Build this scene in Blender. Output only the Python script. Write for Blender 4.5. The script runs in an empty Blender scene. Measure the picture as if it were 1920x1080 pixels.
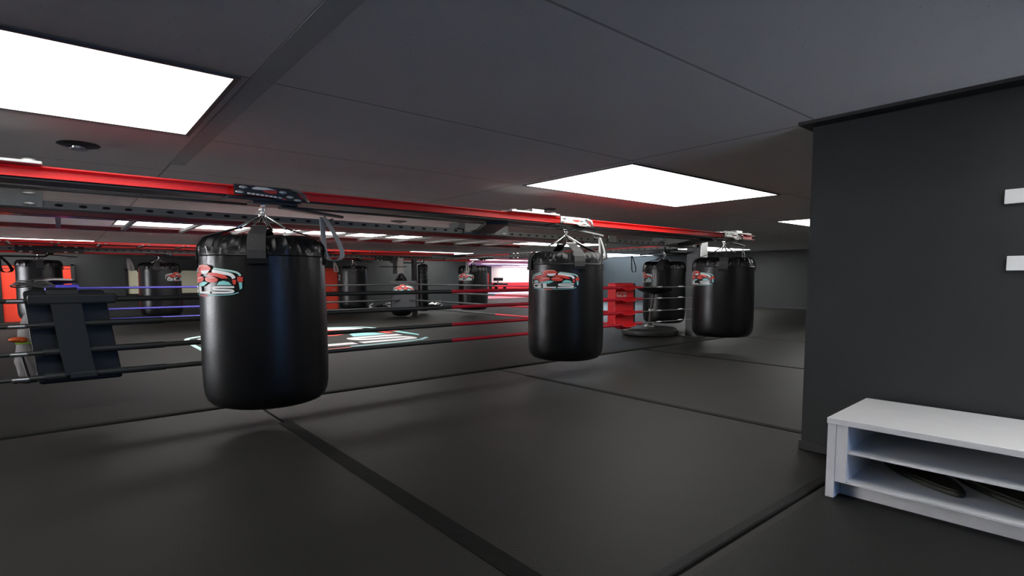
import bpy, bmesh, math, random
from mathutils import Vector, Matrix
random.seed(7)
C = bpy.context.scene.collection
S = bpy.context.scene
PI = math.pi

# ------------------------------------------------------------------ camera, world, exposure
F_PX, CY = 1013.2, 597.9          # focal length and principal row in a 1920x1080 frame
yaw, pitch, roll = math.radians(50.24), math.radians(-4.38), math.radians(0.144)
EYE = Vector((0, 0, 1.30))
fw = Vector((math.cos(yaw)*math.cos(pitch), math.sin(yaw)*math.cos(pitch), math.sin(pitch)))
rt = fw.cross(Vector((0, 0, 1))).normalized()
dn = fw.cross(rt)
r2 = rt*math.cos(roll) + dn*math.sin(roll)
d2 = -rt*math.sin(roll) + dn*math.cos(roll)
cd = bpy.data.cameras.new('camera')
cam = bpy.data.objects.new('camera', cd)
C.objects.link(cam)
cam.matrix_world = Matrix(((r2.x, -d2.x, -fw.x, EYE.x), (r2.y, -d2.y, -fw.y, EYE.y), (r2.z, -d2.z, -fw.z, EYE.z), (0, 0, 0, 1)))
cd.sensor_fit = 'HORIZONTAL'; cd.sensor_width = 36
cd.lens = 36*F_PX/1920
cd.shift_y = (CY-540)/1920
cd.clip_start = 0.05; cd.clip_end = 200
S.camera = cam

W = bpy.data.worlds.new('daylight'); S.world = W; W.use_nodes = True
bg = W.node_tree.nodes['Background']
bg.inputs[0].default_value = (0.94, 0.95, 1.0, 1); bg.inputs[1].default_value = 44.0
S.view_settings.view_transform = 'Standard'; S.view_settings.look = 'None'
S.view_settings.gamma = 1.0; S.view_settings.use_curve_mapping = False
S.view_settings.exposure = 0.0
LAMP = 6.5                         # strength of the ceiling diffusers
S.cycles.max_bounces = 8; S.cycles.diffuse_bounces = 5; S.cycles.sample_clamp_indirect = 6

# ------------------------------------------------------------------ materials
MATS = {}
def mat(name, col, rough=0.5, metal=0.0, spec=0.5, noise=0.0, nscale=20, bump=0.0, bscale=200, emit=0.0, coat=0.0):
    if name in MATS: return MATS[name]
    m = bpy.data.materials.new(name); m.use_nodes = True
    nt = m.node_tree; b = nt.nodes['Principled BSDF']
    b.inputs['Base Color'].default_value = (*col, 1)
    b.inputs['Roughness'].default_value = rough
    b.inputs['Metallic'].default_value = metal
    b.inputs['Specular IOR Level'].default_value = spec
    b.inputs['Coat Weight'].default_value = coat
    if emit:
        b.inputs['Emission Color'].default_value = (*col, 1); b.inputs['Emission Strength'].default_value = emit
    tc = nt.nodes.new('ShaderNodeTexCoord')
    if noise:
        n = nt.nodes.new('ShaderNodeTexNoise'); n.inputs['Scale'].default_value = nscale; n.inputs['Detail'].default_value = 5
        r = nt.nodes.new('ShaderNodeValToRGB')
        r.color_ramp.elements[0].position = .3; r.color_ramp.elements[1].position = .7
        r.color_ramp.elements[0].color = (*[c*(1-noise) for c in col], 1)
        r.color_ramp.elements[1].color = (*[min(1, c*(1+noise)) for c in col], 1)
        nt.links.new(tc.outputs['Object'], n.inputs['Vector']); nt.links.new(n.outputs['Fac'], r.inputs[0])
        nt.links.new(r.outputs[0], b.inputs['Base Color'])
    if bump:
        n = nt.nodes.new('ShaderNodeTexNoise'); n.inputs['Scale'].default_value = bscale; n.inputs['Detail'].default_value = 3
        bp = nt.nodes.new('ShaderNodeBump'); bp.inputs['Strength'].default_value = bump; bp.inputs['Distance'].default_value = .01
        nt.links.new(tc.outputs['Object'], n.inputs['Vector']); nt.links.new(n.outputs['Fac'], bp.inputs['Height'])
        nt.links.new(bp.outputs[0], b.inputs['Normal'])
    MATS[name] = m
    return m

M_floor = mat('floor_rubber', (.023, .023, .021), .54, spec=.14, noise=.13, nscale=1.1, bump=.25, bscale=90)
M_gap = mat('floor_gap', (.006, .006, .006), .8)
M_wall = mat('wall_paint', (.025, .027, .027), .6, spec=.3, noise=.06, nscale=3, bump=.08, bscale=120)
M_trimb = mat('black_trim', (.012, .012, .012), .5)
M_vinyl = mat('bag_vinyl', (.006, .0065, .0072), .33, spec=.34, bump=.12, bscale=35)
M_web = mat('webbing', (.035, .035, .035), .75, noise=.2, nscale=60)
M_chrome = mat('bright_steel', (.78, .78, .76), .25, 1.0)
M_zinc = mat('zinc_plate', (.55, .57, .56), .38, .85, noise=.1, nscale=30)
M_red = mat('red_paint', (.86, .03, .028), .38, spec=.4)
M_black = mat('black_steel', (.013, .015, .015), .45, spec=.5)
M_rail = mat('rail_paint', (.15, .158, .15), .5)
M_maroon = mat('maroon_paint', (.26, .016, .024), .25, spec=.6)
M_greyst = mat('grey_steel', (.25, .27, .26), .5, 0, noise=.1, nscale=12)
M_hole = mat('dark_hole', (.003, .003, .003), .9)
M_white = mat('white_melamine', (.80, .80, .79), .42, spec=.4, noise=.02, nscale=8)
M_plate = mat('white_plate', (.75, .76, .74), .45)
M_ropeb = mat('rope_black', (.028, .031, .031), .5, noise=.15, nscale=40)
M_roper = mat('rope_red', (.72, .016, .045), .45)
M_ropeu = mat('rope_blue', (.06, .055, .36), .45)
M_padb = mat('pad_black', (.012, .015, .019), .5, noise=.15, nscale=7)
M_padst = mat('pad_strap', (.022, .026, .027), .55)
M_padr = mat('pad_red', (.80, .018, .026), .42)
M_padu = mat('pad_blue', (.035, .03, .42), .45)
M_strapg = mat('grey_strap', (.42, .42, .41), .7, noise=.1, nscale=50)
M_door = mat('orange_red_door', (.75, .05, .022), .45, noise=.05, nscale=4)
M_cream = mat('cream_board', (.62, .62, .44), .4)
M_olive = mat('olive_rubber', (.022, .024, .013), .55, noise=.15, nscale=25)
M_olive2 = mat('olive_strap', (.095, .105, .085), .6, noise=.2, nscale=30)
M_grey = mat('grey_plastic', (.15, .15, .14), .5)
M_lred = mat('logo_red', (.62, .045, .03), .5)
M_lpink = mat('logo_pink', (.72, .26, .22), .5)
M_lteal = mat('logo_teal', (.22, .58, .58), .5)
M_lmint = mat('logo_mint', (.40, .62, .58), .5)
M_lwht = mat('logo_white', (.78, .80, .80), .5)
LOGO_M = [M_lred, M_lpink, M_lteal, M_lmint, M_lwht]
M_diff = mat('lamp_diffuser', (1.0, .985, .96), .6, emit=LAMP)
M_diffd = mat('lamp_diffuser_weaker', (1.0, .985, .96), .6, emit=LAMP*.8)  # lower strength, set for the floor below it
M_difft = mat('lamp_diffuser_dim', (1.0, .985, .96), .6, emit=LAMP*.56)
M_diffs = mat('lamp_diffuser_strong', (1.0, .985, .96), .6, emit=LAMP*1.6)
M_diffb = mat('lamp_diffuser_cool', (.72, .86, 1.0), .6, emit=LAMP*1.7)
M_frame = mat('lamp_frame', (.10, .10, .10), .5)
M_tb = mat('turnbuckle_steel', (.45, .46, .46), .35, .9)
M_bolt = mat('bolt_head', (.72, .73, .70), .3, .7)

# ceiling: dark painted tiles with fine pits and narrow joints
def ceiling_mat(name, col, joint):
    m = bpy.data.materials.new(name); m.use_nodes = True
    nt = m.node_tree; L = nt.links; b = nt.nodes['Principled BSDF']
    b.inputs['Roughness'].default_value = .75; b.inputs['Specular IOR Level'].default_value = .2
    tc = nt.nodes.new('ShaderNodeTexCoord'); sp = nt.nodes.new('ShaderNodeSeparateXYZ')
    L.new(tc.outputs['Object'], sp.inputs[0])
    def mth(op, a, v=None):
        n = nt.nodes.new('ShaderNodeMath'); n.operation = op
        for i, q in enumerate((a, v)):
            if q is None: continue
            if isinstance(q, (int, float)): n.inputs[i].default_value = q
            else: L.new(q, n.inputs[i])
        return n.outputs[0]
    def line(ax, off, per, w):
        f = mth('FRACT', mth('DIVIDE', mth('SUBTRACT', sp.outputs[ax], off), per))
        d = mth('MINIMUM', f, mth('SUBTRACT', 1.0, f))
        return mth('LESS_THAN', d, w/per)
    lx = line(0, .865, 3.34, .010); ly = line(1, 1.63, 1.655, .008)
    ln = mth('MAXIMUM', lx, ly)
    n1 = nt.nodes.new('ShaderNodeTexNoise'); n1.inputs['Scale'].default_value = 45; n1.inputs['Detail'].default_value = 2
    L.new(tc.outputs['Object'], n1.inputs['Vector'])
    pit = mth('GREATER_THAN', n1.outputs['Fac'], .71)
    dark = mth('MAXIMUM', mth('MULTIPLY', ln, joint), mth('MULTIPLY', pit, .28))
    n2 = nt.nodes.new('ShaderNodeTexNoise'); n2.inputs['Scale'].default_value = .9; n2.inputs['Detail'].default_value = 3
    L.new(tc.outputs['Object'], n2.inputs['Vector'])
    var = mth('ADD', mth('MULTIPLY', n2.outputs['Fac'], .16), .92)
    fac = mth('MULTIPLY', mth('SUBTRACT', 1.0, dark), var)
    mx = nt.nodes.new('ShaderNodeMix'); mx.data_type = 'RGBA'
    L.new(fac, mx.inputs[0])
    mx.inputs[6].default_value = (0, 0, 0, 1); mx.inputs[7].default_value = (*col, 1)
    L.new(mx.outputs[2], b.inputs['Base Color'])
    return m
M_ceil = ceiling_mat('ceiling_tiles', (.90, .885, .875), .45)
M_ceilfar = ceiling_mat('ceiling_tiles_mauve_light', (.62, .40, .60), .15)  # mauve of the far room's light put into the tile colour

# ------------------------------------------------------------------ mesh helpers
class MB:
    def __init__(self): self.v = []; self.f = []; self.m = []
    def add(self, vs, fs, mi=0, T=None):
        o = len(self.v)
        for p in vs:
            p = Vector(p); self.v.append(T @ p if T else p)
        for f in fs: self.f.append([o+i for i in f]); self.m.append(mi)
    def box(self, lo, hi, mi=0, T=None):
        (a, b, c), (d, e, g) = lo, hi
        vs = [(a,b,c),(d,b,c),(d,e,c),(a,e,c),(a,b,g),(d,b,g),(d,e,g),(a,e,g)]
        self.add(vs, [(0,3,2,1),(4,5,6,7),(0,1,5,4),(1,2,6,5),(2,3,7,6),(3,0,4,7)], mi, T)
    def cbox(self, c, s, mi=0, T=None):
        self.box([c[i]-s[i]/2 for i in range(3)], [c[i]+s[i]/2 for i in range(3)], mi, T)
    def tube(self, pts, r, n=10, mi=0, T=None, closed=False, flat=1.0):
        P = [Vector(p) for p in pts]; k = len(P); R = r if isinstance(r, (list, tuple)) else [r]*k
        rings = []; up = None
        for i in range(k):
            if closed: t = (P[(i+1) % k]-P[i-1]).normalized()
            else: t = (P[min(i+1, k-1)]-P[max(i-1, 0)]).normalized()
            if up is None:
                up = Vector((0, 0, 1)) if abs(t.z) < .9 else Vector((1, 0, 0))
            a = t.cross(up)
            if a.length < 1e-5: a = t.cross(Vector((0, 1, 0)))
            a.normalize(); b = a.cross(t).normalized(); up = b
            rings.append([P[i]+R[i]*(a*math.cos(2*PI*j/n)+b*flat*math.sin(2*PI*j/n)) for j in range(n)])
        vs = [p for q in rings for p in q]; fs = []
        for i in range(k if closed else k-1):
            i2 = (i+1) % k
            for j in range(n): fs.append((i*n+j, i*n+(j+1) % n, i2*n+(j+1) % n, i2*n+j))
        if not closed:
            fs.append(tuple(reversed(range(n)))); fs.append(tuple(range((k-1)*n, k*n)))
        self.add(vs, fs, mi, T)
    def lathe(self, prof, n=32, mi=0, T=None, fn=None):
        vs = []; fs = []; k = len(prof)
        for i, (r, z) in enumerate(prof):
            for j in range(n):
                a = 2*PI*j/n; rr, zz = (fn(r, z, a) if fn else (r, z))
                vs.append((rr*math.cos(a), rr*math.sin(a), zz))
        for i in range(k-1):
            for j in range(n): fs.append((i*n+j, i*n+(j+1) % n, (i+1)*n+(j+1) % n, (i+1)*n+j))
        if prof[0][0] > 1e-6: fs.append(tuple(reversed(range(n))))
        if prof[-1][0] > 1e-6: fs.append(tuple(range((k-1)*n, k*n)))
        self.add(vs, fs, mi, T)
    def prism(self, poly, h, mi=0, T=None):      # polygon in local xy, thickness 0..h along z
        n = len(poly)
        vs = [(x, y, 0) for x, y in poly]+[(x, y, h) for x, y in poly]
        fs = [tuple(reversed(range(n))), tuple(range(n, 2*n))]+[(i, (i+1) % n, n+(i+1) % n, n+i) for i in range(n)]
        self.add(vs, fs, mi, T)
    def ribbon(self, pts, wdir, w, t, mi=0, T=None):   # flat strap of width w along wdir, thickness t
        P = [Vector(p) for p in pts]; k = len(P); vs = []
        for i in range(k):
            tg = (P[min(i+1, k-1)]-P[max(i-1, 0)]).normalized()
            wd = Vector(wdir[i] if isinstance(wdir[0], (tuple, list, Vector)) else wdir).normalized()
            nn = tg.cross(wd).normalized(); ww = w[i] if isinstance(w, (list, tuple)) else w
            for s, u in ((-1, -1), (1, -1), (1, 1), (-1, 1)): vs.append(P[i]+wd*(s*ww/2)+nn*(u*t/2))
        fs = [(0, 1, 2, 3), ((k-1)*4+3, (k-1)*4+2, (k-1)*4+1, (k-1)*4)]
        for i in range(k-1):
            for j in range(4): fs.append((i*4+j, (i+1)*4+j, (i+1)*4+(j+1) % 4, i*4+(j+1) % 4))
        self.add(vs, fs, mi, T)
    def ball(self, c, r, mi=0, T=None, n=16, k=10):
        rx, ry, rz = r if isinstance(r, (list, tuple)) else (r, r, r)
        vs = []; fs = []
        for i in range(k+1):
            th = PI*i/k
            for j in range(n):
                a = 2*PI*j/n
                vs.append((c[0]+rx*math.sin(th)*math.cos(a), c[1]+ry*math.sin(th)*math.sin(a), c[2]-rz*math.cos(th)))
        for i in range(k):
            for j in range(n): fs.append((i*n+j, i*n+(j+1) % n, (i+1)*n+(j+1) % n, (i+1)*n+j))
        self.add(vs, fs, mi, T)

def obj(name, mb, mats, parent=None, loc=(0, 0, 0), smooth=False, bevel=0, seg=2):
    me = bpy.data.meshes.new(name)
    me.from_pydata([tuple(p) for p in mb.v], [], mb.f)
    ms = mats if isinstance(mats, (list, tuple)) else [mats]
    for m in ms: me.materials.append(m)
    for p, mi in zip(me.polygons, mb.m): p.material_index = mi
    bm = bmesh.new(); bm.from_mesh(me)
    bmesh.ops.remove_doubles(bm, verts=bm.verts, dist=1e-6)
    bmesh.ops.recalc_face_normals(bm, faces=bm.faces)
    bm.to_mesh(me); bm.free()
    o = bpy.data.objects.new(name, me); C.objects.link(o); o.location = loc
    if parent: o.parent = parent
    if smooth:
        for p in me.polygons: p.use_smooth = True
        try: me.set_sharp_from_angle(angle=math.radians(40))
        except Exception: pass
    if bevel:
        b = o.modifiers.new('bevel', 'BEVEL'); b.width = bevel; b.segments = seg; b.limit_method = 'ANGLE'; b.angle_limit = math.radians(40)
    return o
def tag(o, label, cat, group=None, kind=None):
    o['label'] = label; o['category'] = cat
    if group: o['group'] = group
    if kind: o['kind'] = kind
    return o
def thing(name, label, cat, loc=(0, 0, 0), rz=0, group=None):
    o = bpy.data.objects.new(name, None); C.objects.link(o); o.empty_display_size = .1
    o.location = loc; o.rotation_euler = (0, 0, rz)
    return tag(o, label, cat, group)
def struct(name, mb, m, **k):
    o = obj(name, mb, m, **k); o['kind'] = 'structure'; return o
def boxstruct(name, lo, hi, m, label=None, **k):
    mb = MB(); mb.box(lo, hi); o = struct(name, mb, m, **k)
    if label: o['label'] = label
    return o
def bolts(mb, pts, axis, r=.025, h=.018, mi=0, T=None):     # rounded bolt heads
    for p in pts:
        Tm = Matrix.Translation(p) @ Vector((0, 0, 1)).rotation_difference(Vector(axis)).to_matrix().to_4x4()
        mb.lathe([(r, 0), (r, h*.4), (r*.8, h*.8), (r*.4, h), (0, h)], 12, mi, (T @ Tm) if T else Tm)

def boltset(pts, axis, parent, r=.025, h=.018, m=None, name='bolt'):
    for p in pts:
        b = MB(); bolts(b, [p], axis, r, h)
        if axis[2] == 0:
            for v in b.v: v.z = p[2]+(v.z-p[2])*.42
        obj(name, b, m or M_bolt, parent, smooth=True)

# ------------------------------------------------------------------ the room
HC = 2.40
fl = MB()
fl.box((-14, -5, -.10), (46, 45, -.03), 1)
def slab(x0, y0, x1, y1, z=0.0):
    e = .008; c = .012
    vs = [(x0, y0, -.04), (x1, y0, -.04), (x1, y1, -.04), (x0, y1, -.04),
          (x0, y0, z-c), (x1, y0, z-c), (x1, y1, z-c), (x0, y1, z-c),
          (x0+e, y0+e, z-.006), (x1-e, y0+e, z-.006), (x1-e, y1-e, z-.006), (x0+e, y1-e, z-.006),
          (x0+.05, y0+.05, z), (x1-.05, y0+.05, z), (x1-.05, y1-.05, z), (x0+.05, y1-.05, z)]
    fs = [(12, 13, 14, 15)]
    for a in (0, 4, 8):
        for i in range(4): fs.append((a+i, a+(i+1) % 4, a+4+(i+1) % 4, a+4+i))
    fl.add(vs, fs, 0)
xs = [-14, -11.7, -8.4, -5.1, -1.78, 1.49, 4.70, 8.03, 11.35, 14.6, 18.0, 23.0]
for i in range(len(xs)-1):
    a, b = xs[i]+.007, xs[i+1]-.007
    slab(a, -5, b, 1.29)
    slab(a, 1.31, b, 5.60 if xs[i] > 11 else 5.955)
slab(-14, 6.0, 11.36, 22.0, .012); fl.m[-13:] = [3]*13                      # the ring mat, a little higher
slab(11.38, 5.62, 23.0, 14.0); slab(11.38, 14.02, 23.0, 24.3); slab(-14, 22.02, 11.36, 24.3)
slab(15.0, 24.32, 45.9, 26.0)
for x0, x1, y0, y1 in ((1.435, 1.55, 1.40, 5.0), (4.665, 4.735, 1.5, 5.35), (8.005, 8.055, 2.0, 5.9)):      # worn dark tape along the joints
    fl.box((x0, y0, -.01), (x1, y1, .003), 2)
struct('floor', fl, [M_floor, M_gap, mat('joint_tape', (.008, .008, .0075), .7, spec=.1, noise=.3, nscale=14), mat('ring_mat', (.024, .024, .0225), .65, spec=.08, noise=.12, nscale=.8, bump=.2, bscale=90)])
mm = MB(); mm.box((15.2, 26.0, -.03), (45.9, 33.0, .03), 0); mm.box((15.2, 33.0, -.03), (45.9, 42.0, .03), 1)
o = struct('trim_1', mm, [mat('pink_mat', (.85, .30, .36), .5), mat('pale_blue_mat', (.62, .66, .85), .5)])
o['label'] = 'pink and pale blue mats on the floor of the far bright room'

cl = MB(); cl.box((-14, -5, HC), (23.2, 24.3, HC+.08)); struct('ceiling', cl, M_ceil)
cl = MB(); cl.box((15.2, 24.3, HC), (46, 42.2, HC+.08)); o = struct('ceiling_far_room', cl, M_ceilfar)
tb = MB(); tb.box((.862, -2.0, HC-.0012), (.985, 6.2, HC+.01)); o = struct('shade_strip', tb, mat('painted_shade_band', (.62, .63, .62), .7))  # darker strip standing for the soft shadow beside the light panel
o['label'] = 'wide soft shadow laid on the ceiling as a darker strip beside the near left light'

boxstruct('wall_right', (4.25, -5, 0), (4.47, 1.685, HC), M_wall)
mb = MB(); mb.box((4.235, -5, 0), (4.47, 1.70, .068)); struct('baseboard_right', mb, M_trimb, bevel=.004)
mb = MB(); mb.prism([(4.115, 1.735), (4.47, 1.735), (4.47, -5), (4.115, -5)], .022, 0, Matrix.Translation((0, 0, HC-.022)))
o = struct('trim_3', mb, M_trimb); o['label'] = 'thin black cornice along the top of the near right wall'
mb = MB(); mb.box((-14.2, -5, 0), (-14, 12.5, HC)); mb.box((-14.2, 21.0, 0), (-14, 22.2, HC)); mb.box((-14.2, 12.5, 0), (-14, 21.0, .05)); mb.box((-14.2, 12.5, 2.37), (-14, 21.0, HC))
struct('wall_left', mb, M_wall)
boxstruct('wall_back', (-14, 22.0, 0), (15.35, 22.3, HC), M_wall)
mb = MB(); mb.box((-14, 21.96, 0), (15.35, 22.0, .06)); struct('baseboard_back', mb, M_trimb)
boxstruct('wall_far_right', (23.0, -5, 0), (23.3, 24.3, HC), M_wall)
mb = MB(); mb.box((22.94, -5, 0), (23.0, 24.3, .05)); struct('baseboard_far_right', mb, M_trimb)
boxstruct('wall_side_far', (15.15, 22.3, 0), (15.35, 42.0, HC), M_wall)
boxstruct('wall_end_far', (23.3, 24.1, 0), (46, 24.3, HC), M_wall)
boxstruct('wall_east_far', (45.9, 24.3, 0), (46.1, 42, HC), mat('warm_white_wall', (.85, .76, .66), .6))
mb = MB(); mb.box((15.35, 42.0, 0), (32.35, 42.2, HC)); struct('wall_far_dark', mb, M_wall)
mb = MB(); mb.box((32.35, 42.0, .80), (46, 42.2, HC)); struct('wall_far', mb, mat('warm_white_wall', (.85, .76, .66), .6))
mb = MB(); mb.box((32.35, 41.95, 0), (46, 42.2, .80)); o = struct('trim_4', mb, mat('red_wainscot', (.85, .02, .03), .5)); o['label'] = 'red padding along the foot of the far white wall'

# entrance wall behind the camera, with a tall window that lets the daylight in
mb = MB()
mb.box((-14, -5.2, 0), (1.5, -5, HC)); mb.box((3.6, -5.2, 0), (23.2, -5, HC)); mb.box((1.5, -5.2, 2.2), (3.6, -5, HC)); mb.box((1.5, -5.2, 0), (3.6, -5, .6))
struct('wall_entrance', mb, M_wall)
mb = MB()
for x in (1.5, 3.54): mb.box((x, -5.16, .6), (x+.06, -5.04, 2.2))
mb.box((1.5, -5.16, .6), (3.6, -5.04, .66)); mb.box((1.5, -5.16, 2.14), (3.6, -5.04, 2.2))
win = struct('window_1', mb, M_black)
gm = bpy.data.materials.new('window_glass'); gm.use_nodes = True
nt = gm.node_tree; nt.nodes.clear()
out = nt.nodes.new('ShaderNodeOutputMaterial'); tr = nt.nodes.new('ShaderNodeBsdfTransparent'); gl = nt.nodes.new('ShaderNodeBsdfGlossy')
gl.inputs['Roughness'].default_value = .02; mxs = nt.nodes.new('ShaderNodeMixShader'); mxs.inputs[0].default_value = .06
nt.links.new(tr.outputs[0], mxs.inputs[1]); nt.links.new(gl.outputs[0], mxs.inputs[2]); nt.links.new(mxs.outputs[0], out.inputs[0])
mb = MB(); mb.box((1.53, -5.105, .62), (3.57, -5.095, 2.18))
gt = gm.copy(); gt.name = 'tinted_glass'
for nd in gt.node_tree.nodes:
    if nd.type == 'BSDF_TRANSPARENT': nd.inputs[0].default_value = (.17, .27, .41, 1)  # blue tint added to colour and dim the incoming daylight
obj('pane', mb, gt, win)
mb = MB()
for y in (12.5, 15.3, 18.1, 20.94): mb.box((-14.16, y, .05), (-14.04, y+.06, 2.37))
mb.box((-14.16, 12.5, .05), (-14.04, 21.0, .11)); mb.box((-14.16, 12.5, 2.31), (-14.04, 21.0, 2.37))
added_win = struct('added_window', mb, M_black)  # unseen window, added so that daylight lifts the ceiling
mb = MB(); mb.box((-14.105, 12.53, .08), (-14.095, 20.97, 2.34)); obj('pane', mb, gm, added_win)

# doors and board on the back wall, orange panel far away
def door(name, x0, x1, y, h, label):
    mb = MB(); mb.box((x0, y-.04, .01), (x1, y, h))
    d = struct(name, mb, M_door, bevel=.01); d['label'] = label
    f = MB(); t = .09
    f.box((x0-t, y-.07, 0), (x0, y, h+.05)); f.box((x1, y-.07, 0), (x1+t, y, h+.05)); f.box((x0-t, y-.07, h), (x1+t, y, h+.05))
    obj('door_frame', f, M_trimb, d)
    f = MB(); f.box((x1-.22, y-.12, .80), (x1-.12, y-.04, .84)); f.box((x1-.30, y-.12, .81), (x1-.12, y-.10, .83)); obj('door_handle', f, M_chrome, d)
    f = MB(); f.box((x0, y-.055, h-.10), (x1, y-.04, h-.085)); obj('seam', f, M_trimb, d)
    return d
door('door_1', -1.36, .25, 21.96, 1.70, 'orange red door at the far left, behind the hanging bag')
door('door_2', 6.40, 8.84, 21.96, 1.70, 'orange red door beside the back bag, seen right of the nearest bag')
door('door_3', 31.15, 32.02, 41.98, 1.72, 'narrow orange red door far away, beside the white wall')
wb = thing('notice_board', 'cream board with a dark frame on the back wall behind a hanging bag', 'board', (1.70, 21.98, .79))
mb = MB(); mb.box((0, -.03, 0), (3.2, -.005, .78)); obj('panel', mb, M_cream, wb)
mb = MB()
for lo, hi in (((-.07, -.05, -.03), (0, 0, .82)), ((3.2, -.05, -.03), (3.27, 0, .82)), ((-.07, -.05, .78), (3.27, 0, .82)), ((-.07, -.05, -.03), (3.27, 0, 0))): mb.box(lo, hi)
obj('frame', mb, M_trimb, wb)

# ceiling lights
def light(x0, y0, x1, y1, label, cool=False, grp='ceiling light panels', m=None):
    t = thing('ceiling_light', label, 'light', ((x0+x1)/2, (y0+y1)/2, HC), 0, grp)
    hx, hy = (x1-x0)/2, (y1-y0)/2
    d = MB(); d.box((-hx, -hy, -.006), (hx, hy, .0)); obj('diffuser', d, m or (M_diffb if cool else M_diff), t)
    f = MB(); w = .03
    for lo, hi in (((-hx-w, -hy-w, -.010), (hx+w, -hy, 0)), ((-hx-w, hy, -.010), (hx+w, hy+w, 0)), ((-hx-w, -hy, -.010), (-hx, hy, 0)), ((hx, -hy, -.010), (hx+w, hy, 0))): f.box(lo, hi)
    obj('light_frame', f, M_frame, t)
    return t
light(-2.5, 3.33, .785, 4.83, 'large bright ceiling panel at the upper left, cut by the photo edge', m=M_difft)
light(4.32, 3.36, 7.42, 4.93, 'large bright ceiling panel right of centre, nearer than the front beam', m=M_diffd)
light(11.0, 3.38, 14.2, 4.97, 'small bright ceiling panel peeping out beside the near right wall')
light(.88, 12.05, 4.17, 13.66, 'ceiling panel over the ring seen above the nearest bag', m=M_diffs)
light(4.23, 12.05, 7.50, 13.66, 'ceiling panel over the ring between the nearest and second bags', m=M_diffs)
light(10.95, 12.05, 14.2, 13.66, 'ceiling panel just above the second front bag', m=M_diffs)
light(11.3, 20.0, 14.45, 21.5, 'thin looking ceiling panel above the bag on the right rack line', m=M_diffs)
light(18.1, 10.7, 21.5, 12.3, 'ceiling panel behind the trolley of the last front bag', m=M_diffs)
light(17.6, 16.4, 22.95, 19.9, 'cool white ceiling panel along the top of the far blue grey wall', True)
light(2.3, -1.3, 3.9, .12, 'unseen ceiling panel added behind the camera to brighten the white bench', m=M_diff)  # unseen panel, added to brighten the white bench
light(-6.0, 6.66, -2.7, 8.2, 'unseen ceiling panel added over the left end of the rack to brighten the ring', m=M_diffs)  # unseen panel, added to lift the floor and ceiling at the left
light(-2.5, 19.9, .8, 21.4, 'hidden ceiling panel added over the far left orange red door to brighten the back wall')  # hidden panel, added to brighten the left of the back wall
light(8.0, -1.66, 11.2, -.05, 'ceiling panel hidden behind the near right wall')
for (x0, y0, x1, y1, w) in ((19.2, 26.3, 24.5, 27.4, 'nearest'), (25.8, 33.6, 32.0, 35.0, 'second'), (33.5, 38.2, 39.5, 39.4, 'third'), (33.0, 40.6, 41.5, 41.5, 'farthest')):
    light(x0, y0, x1, y1, '%s of the four light strips in the far bright room' % w, grp='far room light strips')

def sprinkler(x, y, label, r):
    t = thing('sprinkler_head', label, 'sprinkler', (x, y, HC), 0, 'ceiling sprinkler heads')
    mb = MB(); mb.lathe([(r, 0), (r, -.006), (r*.75, -.016), (r*.4, -.018), (0, -.018)], 24); obj('escutcheon', mb, M_black, t, smooth=True)
    mb = MB(); mb.lathe([(r*.3, -.016), (r*.28, -.03), (r*.42, -.036), (r*.42, -.042), (0, -.044)], 14); obj('nozzle', mb, M_zinc, t, smooth=True)
sprinkler(.166, 5.77, 'round dark sprinkler head on the ceiling above the left end of the front beam', .145)
sprinkler(6.12, 6.40, 'round dark sprinkler head on the ceiling above the splice plate', .11)
sprinkler(5.12, 9.6, 'dark sprinkler head seen between the front beam and the holed rail', .16)

# ------------------------------------------------------------------ the bag rack (one bolted frame)
YB = 5.15
rack = thing('bag_rack', 'red and black overhead steel rack that carries the punching bags around the ring', 'rack', (0, 0, 0))
def ibeam(axis, a, b, at, z0, z1, w=.26):
    mb = MB(); t = .010
    def bx(u0, v0, za, u1, v1, zb):
        if axis == 'x': mb.box((u0, v0, za), (u1, v1, zb))
        else: mb.box((v0, u0, za), (v1, u1, zb))
    bx(a, at-w/2, z0, b, at+w/2, z0+t); bx(a, at-w/2, z1-t, b, at+w/2, z1); bx(a, at-.02, z0, b, at+.02, z1)
    return mb
mb = MB(); mb.box((-4.0, YB-.05, 1.988), (10.2, YB+.22, 2.004)); obj('track', mb, M_black, rack)
obj('beam', ibeam('x', -4.0, 10.3, YB, 2.005, 2.088, .15), M_red, rack)['label'] = 'red front beam'
obj('beam', ibeam('x', -4.0, 12.4, 17.5, 1.925, 2.015), M_red, rack)['label'] = 'red back beam'
obj('beam', ibeam('y', 7.0, 16.6, 11.45, 1.98, 2.07), M_red, rack)['label'] = 'red beam at the right of the ring'
def rail(p, q, z0, z1, w=.16, step=.171, front=-1):
    mb = MB(); p = Vector((*p, 0)); q = Vector((*q, 0)); d = (q-p); Ln = d.length; d.normalize(); nn = Vector((-d.y, d.x, 0))
    T = Matrix(((d.x, nn.x, 0, p.x), (d.y, nn.y, 0, p.y), (0, 0, 1, 0), (0, 0, 0, 1)))
    mb.box((0, -w/2, z0), (Ln, w/2, z1), 0, T)
    k = int(Ln/step)
    for i in range(k):
        c = (i+.5)*step
        poly = [(c+.032*math.cos(2*PI*j/12), (z0+z1)/2+.014*math.sin(2*PI*j/12)) for j in range(12)]
        y = front*(w/2+.0015)
        mb.add([(x, y, z) for x, z in poly], [tuple(range(12))], 1, T)
    return mb
obj('holed_rail', rail((-4, 6.47), (10.7, 6.47), 1.925, 1.99), [M_rail, M_hole], rack)['label'] = 'black rail with a row of holes'
obj('holed_rail', rail((10.6, 6.5), (10.6, 16.4), 1.93, 1.99, front=1), [M_rail, M_hole], rack)
obj('holed_rail', rail((-4, 16.4), (10.7, 16.4), 1.93, 2.02), [M_rail, M_hole], rack)
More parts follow.
